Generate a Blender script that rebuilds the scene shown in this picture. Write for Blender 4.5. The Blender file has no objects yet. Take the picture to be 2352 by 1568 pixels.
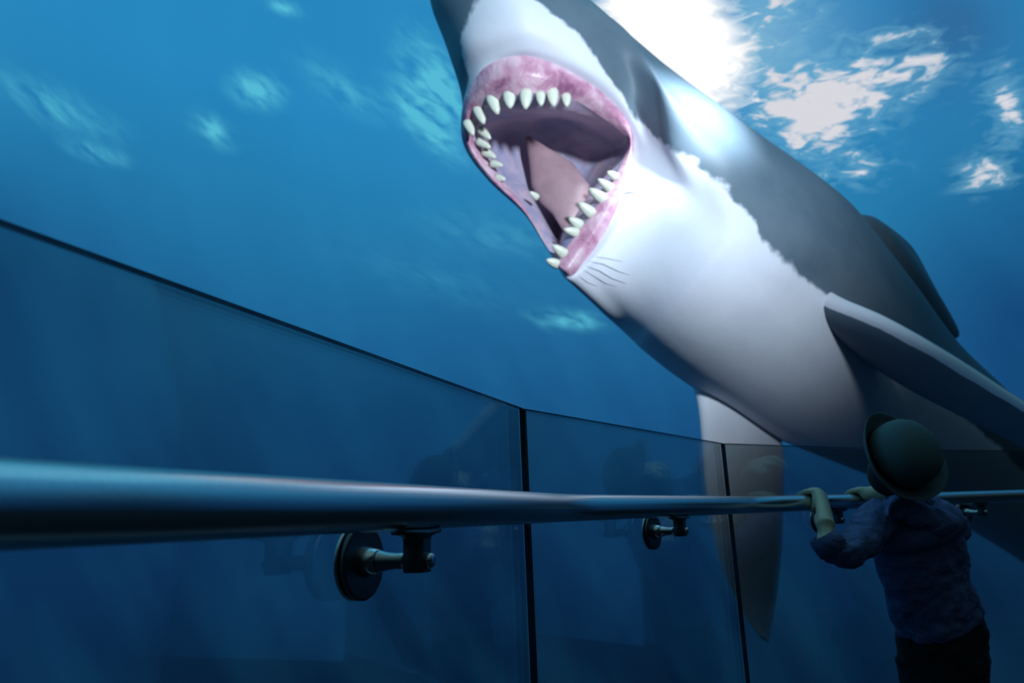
import bpy, bmesh, math, random
import numpy as np
from mathutils import Vector, Matrix, noise
random.seed(4)
scn = bpy.context.scene
COL = scn.collection

# ------------------------------------------------------------------ camera
FPX = 1703.0; EYE = 0.885
_p = math.radians(13.6); _r = math.radians(2.3)
AX = Vector((1, 0, 0)); FW = Vector((0, math.cos(_p), math.sin(_p))); U0 = Vector((0, -math.sin(_p), math.cos(_p)))
UP = U0*math.cos(_r) + AX*math.sin(_r); RT = AX*math.cos(_r) - U0*math.sin(_r)
CAM = Vector((0, 0, EYE))
cd = bpy.data.cameras.new('camera'); co = bpy.data.objects.new('camera', cd); COL.objects.link(co)
cd.sensor_width = 36; cd.lens = 36*FPX/2352
co.matrix_world = Matrix((( RT.x, UP.x, -FW.x, CAM.x), (RT.y, UP.y, -FW.y, CAM.y), (RT.z, UP.z, -FW.z, CAM.z), (0, 0, 0, 1)))
cd.clip_start = .05; cd.clip_end = 100
cd.dof.use_dof = True; cd.dof.focus_distance = 1.15; cd.dof.aperture_fstop = 5.6
scn.camera = co
scn.cycles.max_bounces = 5; scn.cycles.diffuse_bounces = 2; scn.cycles.glossy_bounces = 3; scn.cycles.transparent_max_bounces = 12
def ray(x, y): return RT*((x-1176)/FPX) + UP*((784-y)/FPX) + FW
def P(x, y, d): return CAM + ray(x, y)*d

# ------------------------------------------------------------------ world, lights, exposure
w = bpy.data.worlds.new('dark_hall'); scn.world = w; w.use_nodes = True
w.node_tree.nodes['Background'].inputs[0].default_value = (0.002, 0.004, 0.008, 1)
w.node_tree.nodes['Background'].inputs[1].default_value = 1
vs = scn.view_settings; vs.view_transform = 'Standard'; vs.look = 'None'; vs.exposure = 0; vs.gamma = 1; vs.use_curve_mapping = False

def spot(name, loc, target, power, color, size, blend, radius):
    l = bpy.data.lights.new(name, 'SPOT'); o = bpy.data.objects.new(name, l); COL.objects.link(o)
    l.energy = power; l.color = color; l.spot_size = math.radians(size); l.spot_blend = blend; l.shadow_soft_size = radius
    o.location = loc
    o.rotation_euler = (Vector(target)-Vector(loc)).to_track_quat('-Z', 'Y').to_euler()
    return o
HEAD = P(1500, 330, 4.3)
# two unseen spots added: belly fill from camera side, tight beam whitening the flank
spot('added_belly_spot', (2.2, -.9, 2.9), P(1350, 270, 4.3), 1550, (.74, .89, 1.0), 54, 1.0, .25)
spot('added_flank_spot', P(2050, -760, 3.5), P(1610, 255, 4.4), 2300, (.80, .93, 1.0), 19, 1.0, .2)

# ------------------------------------------------------------------ helpers
def link(o, parent=None):
    COL.objects.link(o)
    if parent is not None: o.parent = parent
    return o
def obj_pd(name, verts, faces, m, parent=None, smooth=True):
    me = bpy.data.meshes.new(name); me.from_pydata([tuple(v) for v in verts], [], faces); me.update()
    if smooth:
        for p in me.polygons: p.use_smooth = True
    if m: me.materials.append(m)
    return link(bpy.data.objects.new(name, me), parent)
def obj_bm(name, bm, m, parent=None, smooth=True):
    me = bpy.data.meshes.new(name); bmesh.ops.recalc_face_normals(bm, faces=bm.faces); bm.to_mesh(me); bm.free()
    if smooth:
        for p in me.polygons: p.use_smooth = True
    if m: me.materials.append(m)
    return link(bpy.data.objects.new(name, me), parent)
def tag(o, label, cat, group=None):
    o['label'] = label; o['category'] = cat
    if group: o['group'] = group
    return o
def empty(name, loc=(0, 0, 0)):
    o = bpy.data.objects.new(name, None); o.location = loc; return link(o)
def struct(o): o['kind'] = 'structure'; return o
def reparent(o, root):
    o.parent = root; o.matrix_parent_inverse = Matrix.Translation(-Vector(root.location))
def srgb(r, g, b):
    f = lambda c: (c/255)/12.92 if c/255 <= .04045 else (((c/255)+.055)/1.055)**2.4
    return (f(r), f(g), f(b), 1)

class NT:
    def __init__(s, name):
        s.m = bpy.data.materials.new(name); s.m.use_nodes = True; s.t = s.m.node_tree; s.t.nodes.clear()
        s.out = s.t.nodes.new('ShaderNodeOutputMaterial')
    def n(s, typ, **kw):
        nd = s.t.nodes.new(typ)
        for k, v in kw.items():
            if k.startswith('i_'):
                key = k[2:]; key = int(key) if key.isdigit() else key.replace('_', ' ')
                s.set(nd.inputs[key], v)
            else: setattr(nd, k, v)
        return nd
    def set(s, sock, v):
        if isinstance(v, bpy.types.NodeSocket): s.t.links.new(v, sock)
        else: sock.default_value = v
    def math(s, op, a, b=0, clamp=False):
        nd = s.n('ShaderNodeMath', operation=op, use_clamp=clamp); s.set(nd.inputs[0], a); s.set(nd.inputs[1], b); return nd.outputs[0]
    def mix(s, f, a, b, blend='MIX'):
        nd = s.n('ShaderNodeMix', data_type='RGBA', blend_type=blend); s.set(nd.inputs[0], f); s.set(nd.inputs[6], a); s.set(nd.inputs[7], b); return nd.outputs[2]
    def ramp(s, fac, stops, interp='LINEAR'):
        nd = s.n('ShaderNodeValToRGB'); cr = nd.color_ramp; cr.interpolation = interp
        while len(cr.elements) > 1: cr.elements.remove(cr.elements[-1])
        cr.elements[0].position = stops[0][0]; cr.elements[0].color = stops[0][1]
        for p, c in stops[1:]:
            e = cr.elements.new(p); e.color = c
        s.set(nd.inputs[0], fac); return nd.outputs[0]
    def noise(s, vec, scale, detail=3, rough=.5, dist=0):
        nd = s.n('ShaderNodeTexNoise'); s.set(nd.inputs['Vector'], vec); nd.inputs['Scale'].default_value = scale
        nd.inputs['Detail'].default_value = detail; nd.inputs['Roughness'].default_value = rough; nd.inputs['Distortion'].default_value = dist
        return nd.outputs['Fac']
    def bsdf(s, color, rough=.5, metal=0, bump=None, bstr=.3, bdist=.01, spec=.5):
        b = s.n('ShaderNodeBsdfPrincipled'); s.set(b.inputs['Base Color'], color); s.set(b.inputs['Roughness'], rough)
        s.set(b.inputs['Metallic'], metal); b.inputs['Specular IOR Level'].default_value = spec
        if bump is not None:
            bp = s.n('ShaderNodeBump'); bp.inputs['Strength'].default_value = bstr; bp.inputs['Distance'].default_value = bdist
            s.set(bp.inputs['Height'], bump); s.t.links.new(bp.outputs[0], b.inputs['Normal'])
        s.t.links.new(b.outputs[0], s.out.inputs[0]); return b
    def objco(s): return s.n('ShaderNodeTexCoord').outputs['Object']
G4 = lambda v: (v, v, v, 1)

def plain(name, col, rough=.5, metal=0, nscale=40, var=.15, bstr=.1, spec=.5):
    t = NT(name); c = t.objco(); nz = t.noise(c, nscale, 4)
    dark = tuple(x*(1-var) for x in col[:3])+(1,)
    t.bsdf(t.mix(nz, dark, col), rough, metal, nz, bstr, .002, spec); return t.m

# ------------------------------------------------------------------ the projection dome (screen)
DC = Vector((1.0, 2.2, 1.4)); DR = 9.0
def dome_hit(x, y):
    d = ray(x, y).normalized(); q = CAM-DC; b = q.dot(d); c = q.dot(q)-DR*DR
    return CAM + d*(-b+math.sqrt(b*b-c))
def azel(p):
    v = (p-DC)/DR; return Vector((math.degrees(math.atan2(v.x, v.y))/100+.5, math.degrees(math.asin(max(-1, min(1, v.z))))/100+.5))
def pxuv(x, y): return azel(dome_hit(x, y))

t = NT('projected_sea'); uvn = t.n('ShaderNodeUVMap'); uvn.uv_map = 'screen'; UVS = uvn.outputs[0]
sep = t.n('ShaderNodeSeparateXYZ'); t.set(sep.inputs[0], UVS)
def elev(y, x=700): return pxuv(x, y).y
soft = t.noise(UVS, 5, 3, .5)
elw = t.math('ADD', sep.outputs[1], t.math('MULTIPLY', t.math('SUBTRACT', soft, .5), .06))
base = t.ramp(elw, [(elev(1900), srgb(9, 36, 66)), (elev(1500), srgb(14, 52, 92)), (elev(1200), srgb(19, 65, 114)), (elev(930), srgb(24, 84, 134)),
                    (elev(760), srgb(28, 98, 148)), (elev(520), srgb(34, 119, 169)), (elev(220), srgb(38, 134, 190)), (elev(-60), srgb(38, 134, 190)), (elev(-420), srgb(78, 176, 218)), (elev(-800), srgb(95, 202, 245)), (min(1, elev(-800)+.2), srgb(100, 204, 244))])
def mapped(cx, cy, rx, ry, rot):
    c = pxuv(cx, cy); a = math.radians(rot)
    ex = pxuv(cx+rx*math.cos(a), cy+rx*math.sin(a))-c; ey = pxuv(cx-ry*math.sin(a), cy+ry*math.cos(a))-c
    mp = t.n('ShaderNodeMapping', vector_type='TEXTURE'); t.set(mp.inputs[0], UVS)
    mp.inputs['Location'].default_value = (c.x, c.y, 0); mp.inputs['Rotation'].default_value = (0, 0, math.atan2(ex.y, ex.x))
    mp.inputs['Scale'].default_value = (ex.length, ey.length, 1); return mp.outputs[0]
def blob(cx, cy, rx, ry, rot=0, kind='QUADRATIC_SPHERE'):
    g = t.n('ShaderNodeTexGradient', gradient_type=kind); t.set(g.inputs[0], mapped(cx, cy, rx, ry, rot)); return g.outputs['Fac']
def total(lst):
    a = lst[0]
    for b in lst[1:]: a = t.math('ADD', a, b)
    return a
# large soft light and shade of the picture
glow = blob(1480, 120, 1250, 900, 20)
shade = t.math('ADD', blob(-250, 640, 900, 560, 0), t.math('MULTIPLY', blob(2420, 700, 700, 640, 0), 1.0))
col = t.mix(t.math('MULTIPLY', glow, .42), base, srgb(74, 160, 212))
col = t.mix(t.math('MULTIPLY', shade, .85, True), col, srgb(12, 52, 104))
col = t.mix(t.math('MULTIPLY', blob(2180, 60, 620, 420, 0), 1.2, True), col, srgb(48, 108, 158))
# light shafts, very faint
shaft = t.noise(mapped(700, 100, 600, 2600, -28), 5, 2, .5)
col = t.mix(t.math('MULTIPLY', t.math('SUBTRACT', shaft, .42), .35, True), col, srgb(48, 150, 205))
# broken sparkle of the sea surface: left drifts down to the right, right drifts up to the right
nl = t.noise(mapped(600, 300, 560, 190, 33), 8, 3, .5, .3)
nr = t.noise(mapped(1900, 250, 520, 170, -14), 6.5, 3, .6, .7)
lm = total([t.math('MULTIPLY', blob(*b), k) for b, k in [((590, 208, 105, 66, 14), 1.35), ((490, 300, 95, 52, 35), 1.0), ((130, 245, 260, 75, 24), .62), ((225, 352, 120, 36, 16), .85),
      ((1000, 200, 200, 100, 52), 1.5), ((975, 285, 190, 62, 42), 1.35), ((790, 205, 190, 70, 30), .5), ((655, 18, 75, 30, 14), .9), ((1300, 735, 140, 42, 4), .75), ((1345, 735, 56, 28, 5), .8), ((1150, 540, 320, 90, 8), .22), ((1000, 640, 420, 90, 12), .1)]])
lf = t.math('MULTIPLY', t.math('ADD', t.math('MULTIPLY', t.math('SUBTRACT', nl, .42), 5.0), .50), lm, True)
col = t.mix(t.math('MULTIPLY', lf, .75), col, srgb(92, 200, 222))
rm = total([t.math('MULTIPLY', blob(*b), k) for b, k in [((1960, 205, 430, 190, -20), 1.0), ((1860, 290, 260, 190, 8), .9), ((2130, 150, 200, 90, -18), .6), ((2310, 240, 130, 190, -20), .85), ((2260, 385, 170, 90, -32), .9),
      ((1980, 395, 190, 90, -10), .6), ((2050, 85, 220, 55, -6), .5), ((1700, 130, 330, 230, 0), .8), ((1790, 10, 260, 110, 0), .55), ((2300, 425, 190, 45, -10), .5)]])
rf = t.math('ADD', t.math('MULTIPLY', t.math('SUBTRACT', t.math('ADD', t.math('MULTIPLY', rm, .55), nr), .60), 3.0), 0, True)
rf2 = t.math('ADD', t.math('MULTIPLY', t.math('SUBTRACT', t.math('ADD', t.math('MULTIPLY', rm, .55), nr), .83), 6.5), 0, True)
col = t.mix(t.math('MULTIPLY', blob(1730, 90, 420, 300, 0), .9, True), col, srgb(128, 178, 212))
rmk = t.math('MULTIPLY', rm, 3.2, True)
col = t.mix(t.math('MULTIPLY', t.math('MULTIPLY', rf, rmk), .60), col, srgb(120, 184, 212))
col = t.mix(t.math('MULTIPLY', rf2, rmk), col, srgb(216, 216, 224))
sun = t.math('ADD', t.math('MULTIPLY', t.math('SUBTRACT', t.math('ADD', t.math('MULTIPLY', t.math('ADD', blob(1480, 10, 520, 330, 42), blob(1590, 120, 330, 260, 30)), 1.1), t.math('MULTIPLY', nr, .75)), .70), 2.2), 0, True)
col = t.mix(sun, col, (1.02, 1.03, 1.04, 1))
# behind the visitors the picture goes on, dim, with a reef along its foot
rear = t.ramp(t.math('ABSOLUTE', t.math('SUBTRACT', sep.outputs[0], .30)), [(0.80, G4(1)), (1.08, G4(0.02))])
rear = t.math('MAXIMUM', rear, t.ramp(sep.outputs[1], [(1.02, G4(0)), (1.22, G4(1))]))
rearc = t.ramp(sep.outputs[1], [(.50, (.001, .003, .005, 1)), (.78, (.030, .060, .066, 1)), (1.0, (.10, .19, .21, 1))])
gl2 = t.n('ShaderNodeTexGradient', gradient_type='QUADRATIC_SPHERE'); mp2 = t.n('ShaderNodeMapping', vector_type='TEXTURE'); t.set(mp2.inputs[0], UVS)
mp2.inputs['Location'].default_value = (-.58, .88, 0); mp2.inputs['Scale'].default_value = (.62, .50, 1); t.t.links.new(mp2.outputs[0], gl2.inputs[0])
col = t.mix(t.math('MULTIPLY', gl2.outputs['Fac'], 1.3, True), col, srgb(110, 210, 244))  # bright area added on the unseen upper-left screen to light hat and rail
vor = t.noise(UVS, 16, 4, .6, 1.2)
reefc = t.ramp(t.noise(UVS, 9, 2), [(.40, (.01, .04, .07, 1)), (.47, (.02, .14, .10, 1)), (.50, (.34, .32, .04, 1)), (.53, (.02, .07, .1, 1)), (.57, (.55, .03, .09, 1)), (.66, (.40, .03, .08, 1)), (.72, (.05, .05, .1, 1))])
reefm = t.math('MULTIPLY', t.ramp(vor, [(.50, G4(0)), (.60, G4(1))]), t.ramp(sep.outputs[1], [(.42, G4(0)), (.47, G4(1)), (.66, G4(1)), (.74, G4(0))]))
reefm = t.math('MULTIPLY', reefm, t.ramp(t.math('ABSOLUTE', t.math('SUBTRACT', sep.outputs[0], .5)), [(1.0, G4(0)), (1.15, G4(1))]))
col = t.mix(rear, rearc, col)
col = t.mix(t.math('MULTIPLY', reefm, .9), col, reefc)
em = t.n('ShaderNodeEmission'); t.set(em.inputs[0], col); em.inputs[1].default_value = 1.0
t.t.links.new(em.outputs[0], t.out.inputs[0]); SEA = t.m; SEA.cycles.emission_sampling = 'NONE'

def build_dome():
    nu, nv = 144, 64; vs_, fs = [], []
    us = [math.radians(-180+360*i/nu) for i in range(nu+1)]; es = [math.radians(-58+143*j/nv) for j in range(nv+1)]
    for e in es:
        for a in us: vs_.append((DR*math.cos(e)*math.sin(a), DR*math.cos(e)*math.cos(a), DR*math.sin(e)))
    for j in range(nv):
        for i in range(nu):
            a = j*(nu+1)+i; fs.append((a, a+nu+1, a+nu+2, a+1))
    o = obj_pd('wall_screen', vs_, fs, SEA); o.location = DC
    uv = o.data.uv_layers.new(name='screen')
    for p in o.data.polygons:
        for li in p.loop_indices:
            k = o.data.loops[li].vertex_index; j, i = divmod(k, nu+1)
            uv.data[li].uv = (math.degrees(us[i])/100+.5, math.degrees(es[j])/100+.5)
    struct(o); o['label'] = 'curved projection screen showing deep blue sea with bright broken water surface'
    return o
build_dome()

# ------------------------------------------------------------------ glass balustrade, floor
GT = EYE+.207; RD = .024; OFF = .084; RZ = .904
J = [Vector((-.44, -.68)), Vector((-.352, .37)), Vector((.0145, 1.354)), Vector((.614, 2.22)), Vector((1.49, 2.80)), Vector((2.43, 3.27)), Vector((3.45, 3.52))]
J = [q*1.035 for q in J]
t = NT('tinted_glass')
tr = t.n('ShaderNodeBsdfTransparent'); tr.inputs[0].default_value = (.765, .80, .80, 1)
gl = t.n('ShaderNodeBsdfGlossy'); gl.inputs['Roughness'].default_value = .02; gl.inputs[0].default_value = (1, 1, 1, 1)
fr = t.n('ShaderNodeFresnel'); fr.inputs[0].default_value = 1.40
ms = t.n('ShaderNodeMixShader'); t.set(ms.inputs[0], t.math('MULTIPLY', fr.outputs[0], .5)); t.t.links.new(tr.outputs[0], ms.inputs[1]); t.t.links.new(gl.outputs[0], ms.inputs[2])
t.t.links.new(ms.outputs[0], t.out.inputs[0]); GLASS = t.m
EDGE = plain('dark_glass_edge', (.006, .012, .02, 1), .35)
SEAL = plain('black_silicone', (.003, .004, .006, 1), .7)
METAL = None
t = NT('brushed_steel'); c = t.objco(); nz = t.noise(c, 300, 3)
t.bsdf(t.mix(nz, (.50, .52, .54, 1), (.62, .64, .66, 1)), .26, 1.0, nz, .05, .001); STEEL = t.m
t = NT('polished_steel'); c = t.objco(); nz = t.noise(c, 200, 2)
t.bsdf(t.mix(nz, (.52, .54, .57, 1), (.64, .66, .69, 1)), .20, 1.0); POL = t.m
DSTEEL = plain('dull_steel', (.16, .16, .17, 1), .38, 1.0, 200, .2, .03)
RUB = plain('black_rubber', (.006, .006, .008, 1), .6)

def box_between(bm, a, b, thick, z0, z1):
    d = (b-a).normalized(); n = Vector((d.y, -d.x))*thick/2
    v = [bm.verts.new((q.x, q.y, z)) for z in (z0, z1) for q in (a+n, b+n, b-n, a-n)]
    for f in ((0, 1, 2, 3), (7, 6, 5, 4), (0, 4, 5, 1), (1, 5, 6, 2), (2, 6, 7, 3), (3, 7, 4, 0)): bm.faces.new([v[i] for i in f])
PANLAB = ['nearest tinted glass balustrade panel beside the photographer at far left', 'large tinted glass balustrade panel behind the nearest rail bracket',
          'tinted glass balustrade panel between the two visible black joints', 'tinted glass balustrade panel in front of the child holding the rail',
          'tinted glass balustrade panel right of the child in the hat', 'tinted glass balustrade panel at far right end of the curve']
for i in range(len(J)-1):
    a, b = J[i], J[i+1]; d = (b-a).normalized(); a2, b2 = a+d*.0075, b-d*.0075
    root = empty('glass_panel', (a.x, a.y, 0))
    bm = bmesh.new(); box_between(bm, a2, b2, .012, .02, GT-.0024); g = obj_bm('pane', bm, GLASS, None, False); reparent(g, root)
    bm = bmesh.new(); box_between(bm, a2, b2, .006, GT-.0023, GT); g = obj_bm('top_edge', bm, EDGE, None, False); reparent(g, root)
    bm = bmesh.new(); box_between(bm, b-d*.0050, b+d*.0050, .0100, .02, GT-.001); g = obj_bm('joint_seal', bm, SEAL, None, False); reparent(g, root)
    bm = bmesh.new(); box_between(bm, a+d*.02, b-d*.02, .05, 0, .06); g = obj_bm('base_channel', bm, STEEL, None, False); reparent(g, root)
    tag(root, PANLAB[i], 'glass panel', 'glass balustrade panels')
# walkway floor
inner = [j for j in J]; norm = []
outer = [Vector((6.5, 2.5)), Vector((5.5, -4.2)), Vector((-3.2, -4.6)), Vector((-1.2, -1.2))]
poly = inner+outer; bm = bmesh.new()
top = [bm.verts.new((q.x, q.y, 0)) for q in poly]; bot = [bm.verts.new((q.x, q.y, -.25)) for q in poly]
bm.faces.new(top); bm.faces.new(bot[::-1])
for i in range(len(poly)):
    k = (i+1) % len(poly); bm.faces.new((top[i], bot[i], bot[k], top[k]))
struct(obj_bm('floor', bm, plain('dark_carpet', (.012, .014, .02, 1), .95, 0, 300, .4, .4), None, False))

# ------------------------------------------------------------------ handrail
def offset_line(J, off):
    out = []
    for i, q in enumerate(J):
        ds = []
        if i > 0: ds.append((J[i]-J[i-1]).normalized())
        if i < len(J)-1: ds.append((J[i+1]-J[i]).normalized())
        ns = [Vector((d.y, -d.x)) for d in ds]; n = sum(ns, Vector((0, 0))); n.normalize()
        out.append(q+n*(off/n.dot(ns[0])))
    return out
RL = offset_line(J, OFF)
def rail_path():
    pts = []
    for i in range(len(RL)):
        if i in (0, len(RL)-1): pts.append(RL[i]); continue
        a = RL[i]+(RL[i-1]-RL[i]).normalized()*.10; b = RL[i]+(RL[i+1]-RL[i]).normalized()*.10
        for k in range(9):
            s = k/8; pts.append(a*(1-s)**2+RL[i]*2*s*(1-s)+b*s*s)
    return pts
def tube(bm, pts, radii, seg=16, upv=Vector((0, 0, 1)), cap=True):
    """rings along pts; radii entries r or (r_side, r_up)"""
    rings = []
    n = len(pts)
    for i, p in enumerate(pts):
        d = (pts[min(i+1, n-1)]-pts[max(i-1, 0)]).normalized()
        s = d.cross(upv)
        if s.length < 1e-4: s = d.cross(Vector((1, 0, 0)))
        s.normalize(); u = s.cross(d).normalized()
        r = radii[i] if isinstance(radii, (list, tuple)) else radii
        ra, rb = r if isinstance(r, (tuple, list)) else (r, r)
        rings.append([bm.verts.new(p+s*(ra*math.cos(2*math.pi*k/seg))+u*(rb*math.sin(2*math.pi*k/seg))) for k in range(seg)])
    for i in range(n-1):
        for k in range(seg):
            bm.faces.new((rings[i][k], rings[i][(k+1) % seg], rings[i+1][(k+1) % seg], rings[i+1][k]))
    if cap:
        bm.faces.new(rings[0][::-1]); bm.faces.new(rings[-1])
    return rings
bm = bmesh.new(); tube(bm, [Vector((q.x, q.y, RZ)) for q in rail_path()], RD, 40)
rail = obj_bm('handrail', bm, STEEL); tag(rail, 'long brushed steel round handrail curving along the glass balustrade', 'handrail')

# brackets: local x along the rail, y away from the glass, z up, origin on the glass
BZ = RZ-.056
def lathe(bm, prof, seg=36):
    """profile (y, r) turned about local y"""
    rings = []
    for y, r in prof: rings.append([bm.verts.new((r*math.cos(2*math.pi*k/seg), y, r*math.sin(2*math.pi*k/seg))) for k in range(seg)])
    for i in range(len(prof)-1):
        for k in range(seg): bm.faces.new((rings[i][k], rings[i][(k+1) % seg], rings[i+1][(k+1) % seg], rings[i+1][k]))
    bm.faces.new(rings[0][::-1]); bm.faces.new(rings[-1])
def bracket_proto():
    root = empty('rail_bracket')
    bm = bmesh.new(); lathe(bm, [(.0062, .0395), (.0066, .041), (.0100, .041), (.0104, .040)]); obj_bm('back_disc', bm, POL, root)
    bm = bmesh.new(); lathe(bm, [(.0102, .0375), (.0150, .0375)]); obj_bm('rubber_washer', bm, RUB, root)
    bm = bmesh.new(); lathe(bm, [(.0148, .0395), (.0152, .041), (.0188, .041), (.0196, .0405), (.0200, .038)]); obj_bm('disc', bm, DSTEEL, root)
    bm = bmesh.new(); lathe(bm, [(.0198, .0165), (.0205, .0168), (.036, .0125), (.0365, .0118)]); obj_bm('cone', bm, POL, root)
    bm = bmesh.new(); lathe(bm, [(.0362, .0112), (.0378, .0112), (.0379, .0121), (.039, .0119), (.048, .0095), (.060, .0085), (.092, .0085)]); obj_bm('arm', bm, POL, root)
    bm = bmesh.new()   # saddle post with a flared head that carries the rail
    hh = .056-RD
    prof = [(-.012, .013), (-.010, .0138), (0, .0142), (.012, .0135), (hh-.011, .0135), (hh-.007, .017), (hh-.005, .028), (hh-.0042, .041), (hh-.0002, .043)]
    rings = []
    for z, hx in prof:
        hy = .0125 if z < hh-.005 else .0135
        ring = []
        for k in range(20):
            a = 2*math.pi*k/20; cx, sx = math.cos(a), math.sin(a)
            ring.append(bm.verts.new((hx*math.copysign(abs(cx)**.5, cx), OFF+hy*math.copysign(abs(sx)**.5, sx), z)))
        rings.append(ring)
    for i in range(len(prof)-1):
        for k in range(20): bm.faces.new((rings[i][k], rings[i][(k+1) % 20], rings[i+1][(k+1) % 20], rings[i+1][k]))
    bm.faces.new(rings[0][::-1]); bm.faces.new(rings[-1]); obj_bm('saddle', bm, DSTEEL, root)
    bm = bmesh.new(); lathe(bm, [(.0955, .0085), (.100, .0085), (.103, .0062), (.1038, .003)]); obj_bm('end_bolt', bm, POL, root)
    return root
def copy_tree(o, parent=None):
    c = o.copy(); COL.objects.link(c); c.parent = parent
    for ch in list(o.children): copy_tree(ch, c)
    return c
def panel_hit(i, x, y):
    a, b = J[i], J[i+1]; d = (b-a).normalized(); n = Vector((d.y, -d.x)); r_ = ray(x, y)
    s = ((a-CAM.xy).dot(n))/r_.xy.dot(n); h = CAM+r_*s; return (h.xy-a).dot(d)
BR = [(1, 803, 1300, 'nearest steel rail bracket clamped through the large left glass panel'), (2, 1486, 1224, 'steel rail bracket on the glass panel between the two joints'),
      (3, 1872, 1180, 'small steel rail bracket behind the left hand of the child'), (4, 2205, 1165, 'small steel rail bracket right of the shoulder of the child')]
proto = None
for i, x, y, lab in BR:
    a, b = J[i], J[i+1]; d = (b-a).normalized(); n = Vector((d.y, -d.x)); s = panel_hit(i, x, y)
    q = a+d*s; print('bracket', i, round(s, 3), 'of', round((b-a).length, 3))
    if proto is None: proto = o = bracket_proto()
    else: o = copy_tree(proto)
    o.location = (q.x, q.y, BZ); o.rotation_euler = (0, 0, math.atan2(d.y, d.x)+math.pi)  # local +y points to the walkway
    tag(o, lab, 'bracket', 'handrail brackets')

# ------------------------------------------------------------------ the shark
SD = 4.5       # distance of the shark's axis
def attr_float(o, name, vals):
    a = o.data.attributes.new(name, 'FLOAT', 'POINT'); a.data.foreach_set('value', np.array(vals, dtype=np.float32))
def cr(p0, p1, p2, p3, s):
    return .5*((2*p1)+(-p0+p2)*s+(2*p0-5*p1+4*p2-p3)*s*s+(-p0+3*p1-3*p2+p3)*s**3)
def loft(rings, mcol=6, mrow=6):
    """rings: list of (K,4) arrays -> smooth grid, periodic across columns"""
    A = np.array(rings, dtype=float); nr, K, _ = A.shape
    B = np.zeros((nr, K*mcol, A.shape[2]))
    for k in range(K):
        for s in range(mcol):
            B[:, k*mcol+s] = cr(A[:, k-1], A[:, k], A[:, (k+1) % K], A[:, (k+2) % K], s/mcol)
    out = []
    for r in range(nr-1):
        p0 = B[max(r-1, 0)]; p1 = B[r]; p2 = B[r+1]; p3 = B[min(r+2, nr-1)]
        for s in range(mrow): out.append(cr(p0, p1, p2, p3, s/mrow))
    out.append(B[-1]); return np.array(out)
def grid_obj(name, Gd, m, parent, cap_end=False, cap_start=False):
    nr, nc, _ = Gd.shape
    verts = [P(*Gd[r, c, :3]) for r in range(nr) for c in range(nc)]
    faces = [(r*nc+c, r*nc+(c+1) % nc, (r+1)*nc+(c+1) % nc, (r+1)*nc+c) for r in range(nr-1) for c in range(nc)]
    if cap_end: faces.append(tuple((nr-1)*nc+c for c in range(nc)))
    if cap_start: faces.append(tuple(reversed(range(nc))))
    o = obj_pd(name, verts, faces, m, None)
    if Gd.shape[2] > 3: attr_float(o, 'dorsal', Gd[:, :, 3].reshape(-1))
    reparent(o, parent)
    bm = bmesh.new(); bm.from_mesh(o.data); bmesh.ops.recalc_face_normals(bm, faces=bm.faces); bm.to_mesh(o.data); bm.free()
    return o
# columns run clockwise round the mouth: 0 upper lip, 5 near corner, 10 chin, 11-16 far side
LIP = [(1190, 128), (1256, 140), (1330, 176), (1395, 222), (1440, 275), (1456, 325), (1446, 402), (1419, 473), (1384, 542), (1342, 601), (1304, 634), (1254, 568), (1203, 491), (1122, 415), (1067, 338), (1060, 262), (1080, 200), (1120, 150)]
LIPZ = [-.26, -.24, -.16, -.06, .02, .05, -.02, -.08, -.14, -.20, -.22, -.10, .02, .10, .08, .0, -.10, -.20]
GUM = [(1195, 217), (1255, 214), (1310, 224), (1372, 262), (1427, 303), (1442, 335), (1418, 397), (1382, 457), (1338, 522), (1306, 562), (1280, 600), (1250, 552), (1207, 478), (1148, 408), (1098, 342), (1083, 286), (1104, 250), (1145, 228)]
INN = [(1200, 255), (1255, 255), (1310, 262), (1365, 288), (1412, 318), (1428, 345), (1395, 400), (1352, 455), (1312, 515), (1294, 545), (1282, 570), (1258, 530), (1222, 465), (1175, 402), (1130, 345), (1118, 300), (1132, 272), (1165, 258)]
def ring4(pts, zs, dors): return [(p[0], p[1], SD+z, d) for p, z, d in zip(pts, zs, dors)]
lip = ring4(LIP, LIPZ, [0]*18)
gum = ring4(GUM, [z+.0 for z in LIPZ], [0]*18)
gmid = [((a[0]*.55+b[0]*.45), (a[1]*.55+b[1]*.45), (a[2]+b[2])/2-.04, 0) for a, b in zip(lip, gum)]
inn = ring4(INN, [z+.14 for z in LIPZ], [0]*18)
def shrink(ring, c, k, z): return [(c[0]+(p[0]-c[0])*k, c[1]+(p[1]-c[1])*k, SD+z, 0) for p in ring]
in2 = shrink(inn, (1290, 385), .84, .30); in3 = shrink(inn, (1310, 380), .55, .44); in4 = shrink(inn, (1320, 375), .22, .50)

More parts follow.
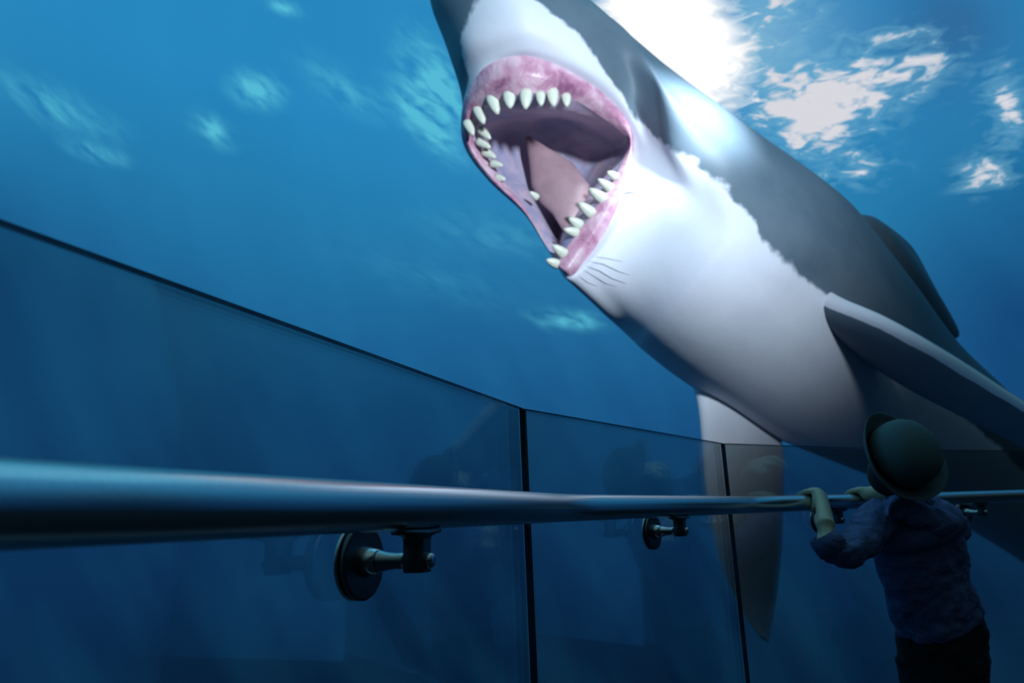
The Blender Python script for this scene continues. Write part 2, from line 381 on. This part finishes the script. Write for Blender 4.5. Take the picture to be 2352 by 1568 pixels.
# outer skin of the head, ring by ring outward from the lip
O1 = [(1190, 108, -.30, 0), (1262, 118, -.28, 0), (1342, 156, -.20, .05), (1408, 205, -.09, .3), (1450, 268, 0, .42), (1466, 327, .03, 0), (1458, 408, -.05, 0), (1432, 482, -.12, 0), (1394, 555, -.18, 0), (1346, 612, -.22, 0), (1302, 642, -.20, 0),
      (1256, 566, .0, .2), (1206, 488, .12, .6), (1128, 412, .20, 1), (1073, 336, .18, 1), (1063, 260, .10, 1), (1068, 195, -.02, .7), (1108, 135, -.20, .1)]
O2 = [(1185, 58, -.34, 0), (1262, 72, -.31, .05), (1352, 122, -.20, .45), (1426, 180, -.06, .8), (1470, 272, .02, .5), (1482, 330, .02, .05), (1472, 415, -.07, 0), (1446, 492, -.15, 0), (1406, 565, -.22, 0), (1352, 622, -.24, 0), (1303, 648, -.16, .1),
      (1270, 570, .2, .6), (1230, 485, .35, 1), (1160, 400, .42, 1), (1095, 325, .38, 1), (1070, 240, .26, 1), (1048, 160, .06, .9), (1078, 95, -.20, .3)]
O3 = [(1165, -10, -.28, .35), (1262, 18, -.24, .6), (1375, 80, -.12, .95), (1448, 160, -.03, 1), (1492, 285, -.04, .6), (1500, 342, .0, .1), (1486, 425, -.1, 0), (1458, 500, -.18, 0), (1414, 572, -.25, 0), (1356, 630, -.25, 0), (1308, 655, -.10, .2),
      (1300, 575, .35, .8), (1270, 480, .55, 1), (1210, 385, .62, 1), (1130, 300, .60, 1), (1080, 200, .50, 1), (1022, 95, .20, 1), (1058, 25, -.10, .7)]
O4 = [(1110, -120, -.08, 1), (1262, -40, -.06, 1), (1420, 55, .02, 1), (1490, 165, -.08, 1), (1514, 305, -.11, .62), (1518, 355, -.02, .15), (1500, 432, -.13, 0), (1468, 508, -.22, 0), (1420, 580, -.28, 0), (1360, 638, -.26, 0), (1316, 664, -.05, .25),
      (1340, 580, .48, 1), (1320, 480, .68, 1), (1270, 370, .78, 1), (1180, 260, .80, 1), (1090, 120, .70, 1), (990, -5, .35, 1), (1020, -70, .1, 1)]
O5 = [(1180, -110, .35, 1), (1320, -30, .22, 1), (1492, 128, .16, 1), (1535, 215, -.16, 1), (1540, 330, -.20, .60), (1540, 375, -.05, .2), (1515, 442, -.18, 0), (1480, 518, -.27, 0), (1428, 590, -.32, 0), (1366, 648, -.28, 0), (1324, 674, 0, .25),
      (1370, 590, .55, 1), (1380, 480, .78, 1), (1340, 350, .90, 1), (1260, 210, .95, 1), (1160, 70, .85, 1), (1060, -40, .65, 1), (1100, -90, .5, 1)]
head = [[(x, y, SD+z, d) for x, y, z, d in R_] for R_ in (O1, O2, O3, O4, O5)]
# body stations: far edge of belly, colour border, edge of back, depth of the axis, half depth
ST = [((1345, 690), (1600, 374), (1650, 238), .10, .44), ((1400, 742), (1668, 430), (1745, 308), .16, .60), ((1480, 806), (1735, 520), (1855, 386), .24, .66), ((1560, 868), (1800, 606), (1950, 462), .32, .68), ((1660, 932), (1884, 655), (2020, 545), .42, .66),
      ((1770, 1000), (1985, 760), (2110, 662), .55, .62), ((1880, 1045), (2095, 868), (2205, 790), .68, .55), ((2060, 1120), (2240, 980), (2340, 920), .86, .46), ((2270, 1240), (2410, 1130), (2490, 1080), 1.05, .36), ((2520, 1400), (2620, 1330), (2675, 1300), 1.25, .24),
      ((2760, 1560), (2815, 1520), (2850, 1500), 1.45, .13), ((2960, 1690), (2985, 1668), (3000, 1655), 1.60, .06)]
def station(EL, B, ER, dz, hd):
    EL, B, ER = (np.array(q, float) for q in (EL, B, ER)); out = [None]*18; W_ = np.linalg.norm(ER-EL)
    tb = np.linalg.norm(B-EL)/W_
    def front(t_, base, d):
        q = EL+(B-EL)*(t_/tb) if t_ < tb else B+(ER-B)*((t_-tb)/(1-tb))
        return (q[0], q[1], SD+dz-hd*math.sqrt(max(0, 1-(2*t_-1)**2)), d)
    for k, f in ((10, 0), (9, .07), (8, .22), (7, .42), (6, .64), (5, .85)): out[k] = front(tb*f, 0, .25 if k == 10 else (.1 if k == 5 else 0))
    out[4] = front(tb, 0, .5); out[3] = front(tb+(1-tb)*.5, 0, 1); out[2] = front(1, 0, 1)
    back = [1, 0, 17, 16, 15, 14, 13, 12, 11]
    for j, k in enumerate(back):
        t_ = 1-(j+1)/(len(back)+1); q = EL+(ER-EL)*t_
        out[k] = (q[0], q[1], SD+dz+hd*math.sqrt(max(0, 1-(2*t_-1)**2)), .5 if k == 11 else 1)
    return out
body = [station(*s) for s in ST]
_heads = head[1:]+body[:2]
for ring_, fr_ in zip(_heads, (.07, .18, .32, .48, .65, .82)):
    for k in range(5, 11):
        a_, b_ = np.array(head[0][k]), np.array(body[2][k]); e_ = a_+(b_-a_)*fr_
        e_[2] = a_[2]+(b_[2]-a_[2])*math.sin(fr_*math.pi/2); ring_[k] = tuple(e_)

t = NT('shark_skin'); at = t.n('ShaderNodeAttribute'); at.attribute_name = 'dorsal'; c = t.objco()
edge = t.noise(c, 5.5, 3, .55); mott = t.noise(c, 3, 5, .6); fine = t.noise(c, 60, 3)
m_ = t.ramp(t.math('ADD', at.outputs['Fac'], t.math('MULTIPLY', t.math('SUBTRACT', edge, .5), .55)), [(.44, G4(0)), (.56, G4(1))], 'EASE')
belly = t.mix(mott, (.62, .63, .75, 1), (.80, .82, .90, 1)); back = t.mix(mott, (.065, .105, .155, 1), (.15, .20, .25, 1))
t.bsdf(t.mix(m_, belly, back), .55, 0, t.math('ADD', mott, t.math('MULTIPLY', fine, .02)), .12, .03, .3); SKIN = t.m
t = NT('gum_flesh'); c = t.objco(); n1 = t.noise(c, 7, 4, .6, .5); n2 = t.noise(c, 30, 3)
t.bsdf(t.ramp(n1, [(.30, (.28, .10, .20, 1)), (.45, (.52, .25, .37, 1)), (.66, (.72, .50, .60, 1))]), .38, 0, t.math('ADD', n1, t.math('MULTIPLY', n2, .3)), .4, .03); GUMM = t.m
t = NT('mouth_flesh'); c = t.objco(); n1 = t.noise(c, 4, 4, .6, .6); n2 = t.noise(c, 22, 3)
t.bsdf(t.ramp(n1, [(.35, (.32, .31, .48, 1)), (.60, (.58, .43, .54, 1))]), .45, 0, t.math('ADD', n1, t.math('MULTIPLY', n2, .25)), .5, .03); MOUTH = t.m
TOOTH = plain('tooth_enamel', (.78, .80, .68, 1), .35, 0, 30, .2)
TONG = plain('tongue_flesh', (.52, .32, .37, 1), .45, 0, 12, .45, .4)

shark = empty('shark', P(1700, 620, SD))
tag(shark, 'huge white-bellied shark lunging with jaws wide open above the child', 'shark')
bodyo = grid_obj('body', loft([lip]+head+body, 6, 5), SKIN, shark, cap_end=True)
gumo = grid_obj('gums', loft([lip, gmid, gum], 6, 6), GUMM, shark)
gumo.data.attributes.remove(gumo.data.attributes['dorsal'])
grid_obj('mouth_lining', loft([gum, inn, in2, in3, in4], 6, 5), MOUTH, shark, cap_end=True)
# tongue with side grooves
bm = bmesh.new()
tube(bm, [P(1212, 318, SD+.34), P(1236, 352, SD+.28), P(1268, 400, SD+.22), P(1298, 446, SD+.17), P(1306, 490, SD+.10), P(1304, 530, SD+.04)], [(.02, .02), (.07, .04), (.15, .05), (.165, .05), (.10, .04), (.03, .02)], 24, -FW)
reparent(obj_bm('tongue', bm, TONG), shark)
# teeth: base centre, tip, base width (pixels of the reference), depth offset
TE = [((1300, 222), (1302, 246), 20), ((1268, 212), (1272, 246), 26), ((1241, 218), (1243, 244), 20), ((1208, 216), (1207, 252), 26), ((1169, 220), (1172, 250), 26), ((1131, 228), (1144, 264), 26), ((1099, 252), (1112, 286), 24), ((1075, 284), (1088, 312), 20),
      ((1106, 300), (1128, 320), 18), ((1102, 326), (1128, 340), 18), ((1115, 350), (1140, 362), 18), ((1132, 376), (1156, 380), 16), ((1142, 408), (1162, 412), 16),
      ((1414, 406), (1394, 394), 18), ((1402, 432), (1372, 410), 20), ((1384, 456), (1352, 432), 24), ((1356, 488), (1328, 464), 24), ((1330, 516), (1306, 500), 22), ((1322, 534), (1294, 526), 20), ((1294, 582), (1268, 562), 22), ((1278, 606), (1254, 596), 20), ((1232, 452), (1216, 440), 14)]
gpts = [(g[0], g[1], g[2]) for g in gum]
for b, tp, wd in TE:
    near = sorted(gpts, key=lambda g: (g[0]-b[0])**2+(g[1]-b[1])**2)[:2]
    ws = [1/(math.hypot(g[0]-b[0], g[1]-b[1])+4) for g in near]; z = sum(g[2]*k for g, k in zip(near, ws))/sum(ws)
    pb = P(b[0], b[1], z-.01); pt = P(tp[0], tp[1], z-.035); ax = pt-pb; L = ax.length
    side = ax.cross(FW).normalized(); fwd = side.cross(ax).normalized(); hw = 1.2*wd*z/FPX/2
    bm = bmesh.new(); rings = []
    for s, kx, ky in ((-.25, .85, .5), (0, 1, .55), (.35, .88, .45), (.7, .60, .30), (.95, .22, .14)):
        rings.append([bm.verts.new(pb+ax*s+side*(hw*kx*math.cos(a))+fwd*(hw*ky*math.sin(a))+fwd*(-.0*s)) for a in [2*math.pi*i/8 for i in range(8)]])
    for i in range(4):
        for k in range(8): bm.faces.new((rings[i][k], rings[i][(k+1) % 8], rings[i+1][(k+1) % 8], rings[i+1][k]))
    bm.faces.new(rings[0][::-1]); bm.faces.new(rings[-1]); reparent(obj_bm('tooth', bm, TOOTH), shark)
# creases of the chin and the corner of the jaw, laid on the skin
from mathutils.bvhtree import BVHTree
off_ = Vector(shark.location)
bvh = BVHTree.FromPolygons([v.co.copy() for v in bodyo.data.vertices], [tuple(p.vertices) for p in bodyo.data.polygons])
CREASE = plain('skin_crease', (.46, .48, .52, 1), .7)
for pts_, r_ in (([(1352, 600), (1385, 606), (1420, 622), (1455, 634)], .0035), ([(1346, 610), (1378, 622), (1405, 638), (1450, 655)], .0040), ([(1338, 618), (1365, 634), (1392, 650), (1425, 660)], .0030), ([(1328, 632), (1350, 648), (1378, 660)], .0026), ([(1360, 588), (1400, 594), (1440, 602)], .0022), ([(1432, 445), (1446, 441), (1466, 444)], .0045)):
    path = []
    for a_, b_ in zip(pts_[:-1], pts_[1:]):
        for q_ in range(4):
            x_, y_ = a_[0]+(b_[0]-a_[0])*q_/4, a_[1]+(b_[1]-a_[1])*q_/4; h_ = bvh.ray_cast(CAM, ray(x_, y_).normalized())
            if h_[0] is not None and h_[3] < 5.2: path.append(h_[0]-h_[1]*0+(CAM-h_[0]).normalized()*.0005)
    if len(path) > 3:
        n_ = len(path); bm = bmesh.new(); tube(bm, path, [r_*(.25+math.sin(math.pi*(i_+.5)/n_)) for i_ in range(n_)], 8, -FW); reparent(obj_bm('skin_fold', bm, CREASE), shark)
EYE_M = plain('eye_black', (.004, .004, .006, 1), .12, 0, 20, .1, 0)
for ex_, ey_ in ((1262, -34),):
    h_ = bvh.ray_cast(CAM, ray(ex_, ey_).normalized())
    if h_[0] is not None and h_[3] < 5.5:
        bm = bmesh.new(); bmesh.ops.create_uvsphere(bm, u_segments=20, v_segments=12, radius=.045); bmesh.ops.translate(bm, verts=bm.verts, vec=h_[0]); reparent(obj_bm('eye', bm, EYE_M), shark)
# fins as lofted blades: sections of (leading point, trailing point, half thickness)
def fin(name, secs, pale=False, nseg=24, sub=6, mat=None):
    rows = []
    K = []
    for le, te, th in secs: K.append(np.array([*P(*le), *P(*te), th]))
    K = np.array(K); n = len(K); dense = []
    for r in range(n-1):
        for s in range(sub): dense.append(cr(K[max(r-1, 0)], K[r], K[r+1], K[min(r+2, n-1)], s/sub))
    dense.append(K[-1]); verts, faces, dv = [], [], []
    for i, d in enumerate(dense):
        le, te, th = Vector(d[:3]), Vector(d[3:6]), d[6]
        nxt = dense[min(i+1, len(dense)-1)]; prv = dense[max(i-1, 0)]
        span = (Vector(nxt[:3])+Vector(nxt[3:6])-Vector(prv[:3])-Vector(prv[3:6])).normalized(); ch = te-le
        nrm = ch.cross(span).normalized()
        for k in range(nseg):
            a = 2*math.pi*k/nseg; xx = .5-.5*math.cos(a); yt = th*math.sin(a)*(1-.55*xx)*1.25
            verts.append(le+ch*xx+nrm*yt); dv.append(.1 if name == 'pectoral_fin' and (pale or xx < .06) else .9)  # near pectoral: rim light painted as pale leading edge, shaded underside painted dark
    for i in range(len(dense)-1):
        for k in range(nseg): faces.append((i*nseg+k, i*nseg+(k+1) % nseg, (i+1)*nseg+(k+1) % nseg, (i+1)*nseg+k))
    faces.append(tuple(range(nseg))[::-1]); faces.append(tuple((len(dense)-1)*nseg+k for k in range(nseg)))
    o = obj_pd(name, verts, faces, mat or SKIN); attr_float(o, 'dorsal', dv); reparent(o, shark); return o
fin('pectoral_fin', [((1880, 668, SD-.12), (1930, 760, SD+.10), .10), ((1915, 690, SD-.22), (1985, 820, SD+.05), .10), ((2010, 728, SD-.40), (2090, 892, SD-.02), .09), ((2130, 792, SD-.58), (2210, 955, SD-.12), .075),
     ((2260, 872, SD-.75), (2320, 1010, SD-.28), .06), ((2400, 962, SD-.92), (2420, 1060, SD-.55), .04), ((2530, 1060, SD-1.05), (2535, 1100, SD-.85), .02)])
fin('pectoral_fin', [((1590, 860, SD+.30), (1780, 960, SD+.55), .09), ((1604, 930, SD+.22), (1800, 1040, SD+.50), .075), ((1612, 1010, SD+.18), (1800, 1140, SD+.46), .065), ((1624, 1140, SD+.12), (1795, 1270, SD+.40), .05), ((1655, 1285, SD+.08), (1782, 1385, SD+.34), .035), ((1705, 1400, SD+.05), (1770, 1450, SD+.25), .02), ((1748, 1462, SD+.05), (1766, 1475, SD+.2), .008)], True)
fin('dorsal_fin', [((1900, 520, SD+.40), (2120, 780, SD+.75), .08), ((1975, 492, SD+.55), (2200, 775, SD+.9), .08), ((2030, 516, SD+.72), (2185, 735, SD+1.0), .05), ((2074, 550, SD+.88), (2140, 655, SD+1.1), .03)])
fin('tail_fin', [((2850, 1560, SD+1.5), (2960, 1700, SD+1.6), .04), ((2980, 1400, SD+1.6), (3060, 1560, SD+1.7), .035), ((3120, 1180, SD+1.7), (3160, 1280, SD+1.8), .02), ((3210, 1040, SD+1.8), (3220, 1070, SD+1.85), .008)])
fin('tail_fin', [((2900, 1640, SD+1.55), (2990, 1720, SD+1.6), .04), ((2920, 1800, SD+1.55), (3010, 1840, SD+1.6), .03), ((2960, 1940, SD+1.55), (2990, 1950, SD+1.6), .01)])

# ------------------------------------------------------------------ the child
d3 = (J[4]-J[3]).normalized(); n3 = Vector((d3.y, -d3.x)); E3 = Vector((d3.x, d3.y, 0)); N3 = Vector((n3.x, n3.y, 0)); Z3 = Vector((0, 0, 1))
def rail_at(x):
    """point of the rail's third run that lies in the direction of picture column x"""
    best = None
    for k in range(400):
        q = RL[3]+d3*(k/400*1.1); w_ = Vector((q.x, q.y, RZ)); v = w_-CAM
        px = 1176+FPX*v.dot(RT)/v.dot(FW)
        if best is None or abs(px-x) < best[0]: best = (abs(px-x), w_)
    return best[1]
def remesh(o, vox, smooth=4):
    m = o.modifiers.new('remesh', 'REMESH'); m.mode = 'VOXEL'; m.voxel_size = vox; m.use_smooth_shade = True
    s = o.modifiers.new('smooth', 'SMOOTH'); s.iterations = smooth; s.factor = .5
KD = 2.32
child = empty('person', (P(2150, 1400, 2.36).x, P(2150, 1400, 2.36).y, 0))
SKINM = plain('child_skin', (.60, .52, .38, 1), .55, 0, 60, .12)
t = NT('denim'); c = t.objco(); n1 = t.noise(c, 9, 4, .6, .8); n2 = t.noise(c, 420, 2)
t.bsdf(t.mix(n1, (.07, .10, .24, 1), (.15, .21, .42, 1)), .85, 0, t.math('ADD', n1, t.math('MULTIPLY', n2, .06)), .9, .03, .2); DENIM = t.m
t = NT('dark_trousers'); c = t.objco(); n1 = t.noise(c, 11, 4, .6, .8)
t.bsdf(t.mix(n1, (.012, .018, .024, 1), (.03, .045, .05, 1)), .9, 0, n1, .9, .03, .2); TROUS = t.m
FELT = plain('dark_felt', (.12, .18, .20, 1), .95, 0, 220, .3, .3, .1)
BAND = plain('black_ribbon', (.008, .009, .012, 1), .8)
HAIR = plain('dark_hair', (.012, .010, .010, 1), .7, 0, 150, .4, .5)

HP1 = rail_at(1866); HP2 = rail_at(1972)
hipc = P(2162, 1500, 2.38); sh = P(2095, 1190, 2.33)
feetx = hipc.xy
# head: up axis tilted back towards the camera
HA = (RT*.32+UP*.53-FW*.80).normalized()
HF = (FW-HA*FW.dot(HA)); HF = (HF-RT*.08).normalized(); HF = (HF-HA*HF.dot(HA)).normalized(); HS = HF.cross(HA).normalized()
HC = P(2054, 1054, 2.27)          # middle of the hat brim
HEADC = HC+RT*.036-UP*.032+FW*.055
def ellips(bm, c, ax, r, seg=20, rows=12):
    a, b, cc = ax; rings = []
    for i in range(rows+1):
        th = math.pi*i/rows; rad = max(math.sin(th), .02)
        rings.append([bm.verts.new(c+a*(r[0]*rad*math.cos(2*math.pi*k/seg))+b*(r[1]*rad*math.sin(2*math.pi*k/seg))+cc*(r[2]*math.cos(th))) for k in range(seg)])
    for i in range(rows):
        for k in range(seg): bm.faces.new((rings[i][k], rings[i][(k+1) % seg], rings[i+1][(k+1) % seg], rings[i+1][k]))
    bm.faces.new(rings[0]); bm.faces.new(rings[-1][::-1])
def hand(bm, H, wrist, side):
    """palm over the rail from the walkway side, four fingers curled over to the glass, thumb under"""
    R_ = RD+.009
    def rp(ang, e, extra=0): # angle 0 = walkway side, 90 = top, 180 = glass side
        a = math.radians(ang); return H+E3*e+N3*((R_+extra)*math.cos(a))+Z3*((R_+extra)*math.sin(a))
    tube(bm, [wrist, wrist.lerp(rp(35, 0, .010), .5), rp(35, 0, .008), rp(62, 0, .006), rp(88, 0, .004)], [(.028, .024), (.028, .021), (.031, .016), (.030, .013), (.027, .010)], 16, E3.cross(Z3))
    for j, (e, l) in enumerate(((-.0245, .92), (-.008, 1.0), (.0085, .95), (.0245, .78))):
        e2 = e*side
        angs = [70, 95, 95+45*l, 95+85*l, 95+115*l]
        tube(bm, [rp(a, e2, .002) for a in angs], [.0085, .0085, .008, .0075, .006], 10, E3)
    e2 = -.034*side
    tube(bm, [rp(40, e2*.6, .006), rp(10, e2*1.0, .004), rp(-25, e2*1.15, .002), rp(-55, e2*1.1, 0)], [.011, .010, .009, .007], 10, E3)
bm = bmesh.new()
ellips(bm, HEADC, (HS, HF, HA), (.066, .078, .085))
ellips(bm, HEADC+HF*.068-HA*.022, (HS, HF, HA), (.045, .022, .05))     # face and chin
ellips(bm, HEADC+HF*.086-HA*.018, (HS, HF, HA), (.011, .016, .014), 10, 8)     # nose
for s in (-1, 1): ellips(bm, HEADC+HS*(.064*s)-HA*.012, (HS, HF, HA), (.010, .020, .028), 10, 8)   # ears
tube(bm, [HEADC-HA*.05, P(2085, 1140, 2.31), P(2092, 1175, 2.33)], [.045, .042, .055], 16)
tube(bm, [P(2088, 1160, 2.33), sh, P(2110, 1260, 2.34), P(2135, 1360, 2.36), hipc], [(.05, .04), (.10, .06), (.10, .07), (.095, .065), (.10, .07)], 20, -FW)
W1 = P(1897, 1206, 2.17); EL1 = P(1940, 1262, 2.16)
W2 = HP2+N3*.075+E3*.030+Z3*.014
tube(bm, [P(2010, 1190, 2.30), P(1975, 1240, 2.22), P(1942, 1266, 2.16), P(1914, 1254, 2.15), P(1897, 1232, 2.155), W1, W1.lerp(HP1, .30)], [.034, .033, .032, .031, .030, .028, .024], 14); hand(bm, HP1, W1, 1)
tube(bm, [P(2170, 1200, 2.36), P(2130, 1200, 2.30), W2], [.030, .024, .018], 14); hand(bm, HP2, W2, -1)
for s, fx in ((-1, -.055), (1, .055)):
    b0 = Vector((hipc.x, hipc.y, 0))+RT*fx
    tube(bm, [hipc+RT*fx, Vector((b0.x, b0.y, .28)), Vector((b0.x, b0.y, .06)), Vector((b0.x, b0.y, .02))-N3*.06], [.06, .045, .035, .03], 14)
o = obj_bm('body', bm, SKINM); remesh(o, .0042, 3); reparent(o, child)
# jacket
bm = bmesh.new()
T = [((2086, 1148), 52, 2.325, .055), ((2088, 1166), 78, 2.33, .075), ((2096, 1196), 104, 2.335, .09), ((2106, 1240), 104, 2.34, .10), ((2118, 1300), 99, 2.35, .10), ((2134, 1360), 94, 2.36, .10), ((2148, 1402), 97, 2.365, .105), ((2155, 1424), 101, 2.37, .108)]
tube(bm, [P(*c_, d_) for c_, hw, d_, th in T], [(hw*d_/FPX, th) for c_, hw, d_, th in T], 28, -FW)
tube(bm, [P(2030, 1182, 2.30), P(2003, 1206, 2.27), P(1975, 1245, 2.21), P(1944, 1268, 2.16), P(1918, 1262, 2.145), P(1896, 1238, 2.155)], [.058, .056, .052, .050, .044, .040], 18)
tube(bm, [P(2160, 1192, 2.37), P(2190, 1215, 2.34), P(2150, 1200, 2.26), P(2060, 1165, 2.22), W2+N3*.022+E3*.012], [.05, .05, .045, .036, .027], 18)
jk = obj_bm('jacket', bm, DENIM); remesh(jk, .0065, 3); reparent(jk, child)
tex = bpy.data.textures.new('creases', 'CLOUDS'); tex.noise_scale = .055; tex.noise_depth = 2
dm = jk.modifiers.new('creases', 'DISPLACE'); dm.texture = tex; dm.strength = .026; dm.mid_level = .5; dm.texture_coords = 'LOCAL'
# cuff, yoke, collar
bm = bmesh.new(); tube(bm, [P(1914, 1262, 2.145), P(1896, 1240, 2.15), P(1888, 1228, 2.155)], [.046, .045, .042], 22, cap=False)
o = obj_bm('cuff', bm, DENIM); sm = o.modifiers.new('thick', 'SOLIDIFY'); sm.thickness = .004; reparent(o, child)
bm = bmesh.new(); tube(bm, [P(2084, 1138, 2.32), P(2087, 1158, 2.325)], [(.062, .06), (.075, .068)], 24, -FW, cap=False)
o = obj_bm('collar', bm, DENIM); sm = o.modifiers.new('thick', 'SOLIDIFY'); sm.thickness = .006; reparent(o, child)
YO = [((2087, 1158), 68, 2.328, .070), ((2090, 1176), 88, 2.33, .086), ((2097, 1200), 108, 2.335, .102), ((2104, 1226), 109, 2.338, .108)]
bm = bmesh.new(); tube(bm, [P(*c_, d_) for c_, hw, d_, th in YO], [(hw*d_/FPX+.002, th+.004) for c_, hw, d_, th in YO], 32, -FW, cap=False)
o = obj_bm('yoke', bm, DENIM); sm = o.modifiers.new('thick', 'SOLIDIFY'); sm.thickness = .004; reparent(o, child)
# trousers
bm = bmesh.new()
tube(bm, [P(2152, 1395, 2.368), P(2162, 1450, 2.375), P(2166, 1540, 2.38), P(2166, 1600, 2.385)], [(.125, .098), (.138, .105), (.138, .105), (.125, .09)], 24, -FW)
for fx in (-.065, .065):
    b0 = Vector((hipc.x, hipc.y, 0))+RT*fx
    tube(bm, [hipc+RT*fx-Z3*.02, Vector((b0.x, b0.y, .40)), Vector((b0.x, b0.y, .10)), Vector((b0.x, b0.y, .07))], [(.08, .09), .07, .055, .055], 18)
o = obj_bm('trousers', bm, TROUS); remesh(o, .007, 4); reparent(o, child)
dm = o.modifiers.new('creases', 'DISPLACE'); dm.texture = tex; dm.strength = .022; dm.mid_level = .5; dm.texture_coords = 'LOCAL'
for fx in (-.065, .065):
    b0 = Vector((hipc.x, hipc.y, 0))+RT*fx; bm = bmesh.new()
    tube(bm, [b0+N3*.05+Z3*.042, b0+N3*.02+Z3*.05, b0-N3*.05+Z3*.04, b0-N3*.11+Z3*.033, b0-N3*.14+Z3*.028], [(.025, .036), (.038, .046), (.038, .036), (.036, .030), (.018, .022)], 16)
    reparent(obj_bm('shoe', bm, BAND), child)
bm = bmesh.new(); ellips(bm, HEADC-HF*.012-HA*.012, (HS, HF, HA), (.070, .080, .087), 24, 14)
o = obj_bm('hair', bm, HAIR); reparent(o, child)
# bowler hat: crown, ribbon, rolled brim
def hatpt(r, a, h): return HC+HS*(r*math.cos(a)*.97)+HF*(r*math.sin(a)*.94)+HA*h
hat = empty('hat', HC)
NS = 48
def revolve(prof, name, m, curl=0):
    vs_, fs = [], []
    for r, h in prof:
        for k in range(NS):
            a = 2*math.pi*k/NS; lift = curl*max(0, (r-.110)/.036)*(abs(math.cos(a))**1.6)-.10*curl*max(0, (r-.110)/.036)*(abs(math.sin(a))**2)
            vs_.append(hatpt(r, a, h+lift))
    n = len(prof)
    for i in range(n-1):
        for k in range(NS): fs.append((i*NS+k, i*NS+(k+1) % NS, (i+1)*NS+(k+1) % NS, (i+1)*NS+k))
    o = obj_pd(name, vs_, fs, m); reparent(o, hat); return o
revolve([(.107, 0), (.108, .03), (.107, .056), (.102, .080), (.090, .100), (.071, .115), (.048, .125), (.024, .130), (.001, .1315)], 'crown', FELT)
revolve([(.1075, .002), (.1098, .004), (.1102, .024), (.1085, .026)], 'hat_band', BAND)
revolve([(.103, -.002), (.108, .002), (.122, .004), (.136, .009), (.1485, .018), (.1510, .024), (.1475, .025), (.136, .015), (.121, .009), (.107, .007)], 'brim', FELT, .026)
tag(hat, 'dark green felt bowler hat with rolled brim on the head of the child', 'hat')
tag(child, 'small child in blue denim jacket seen from behind gripping the handrail', 'person')
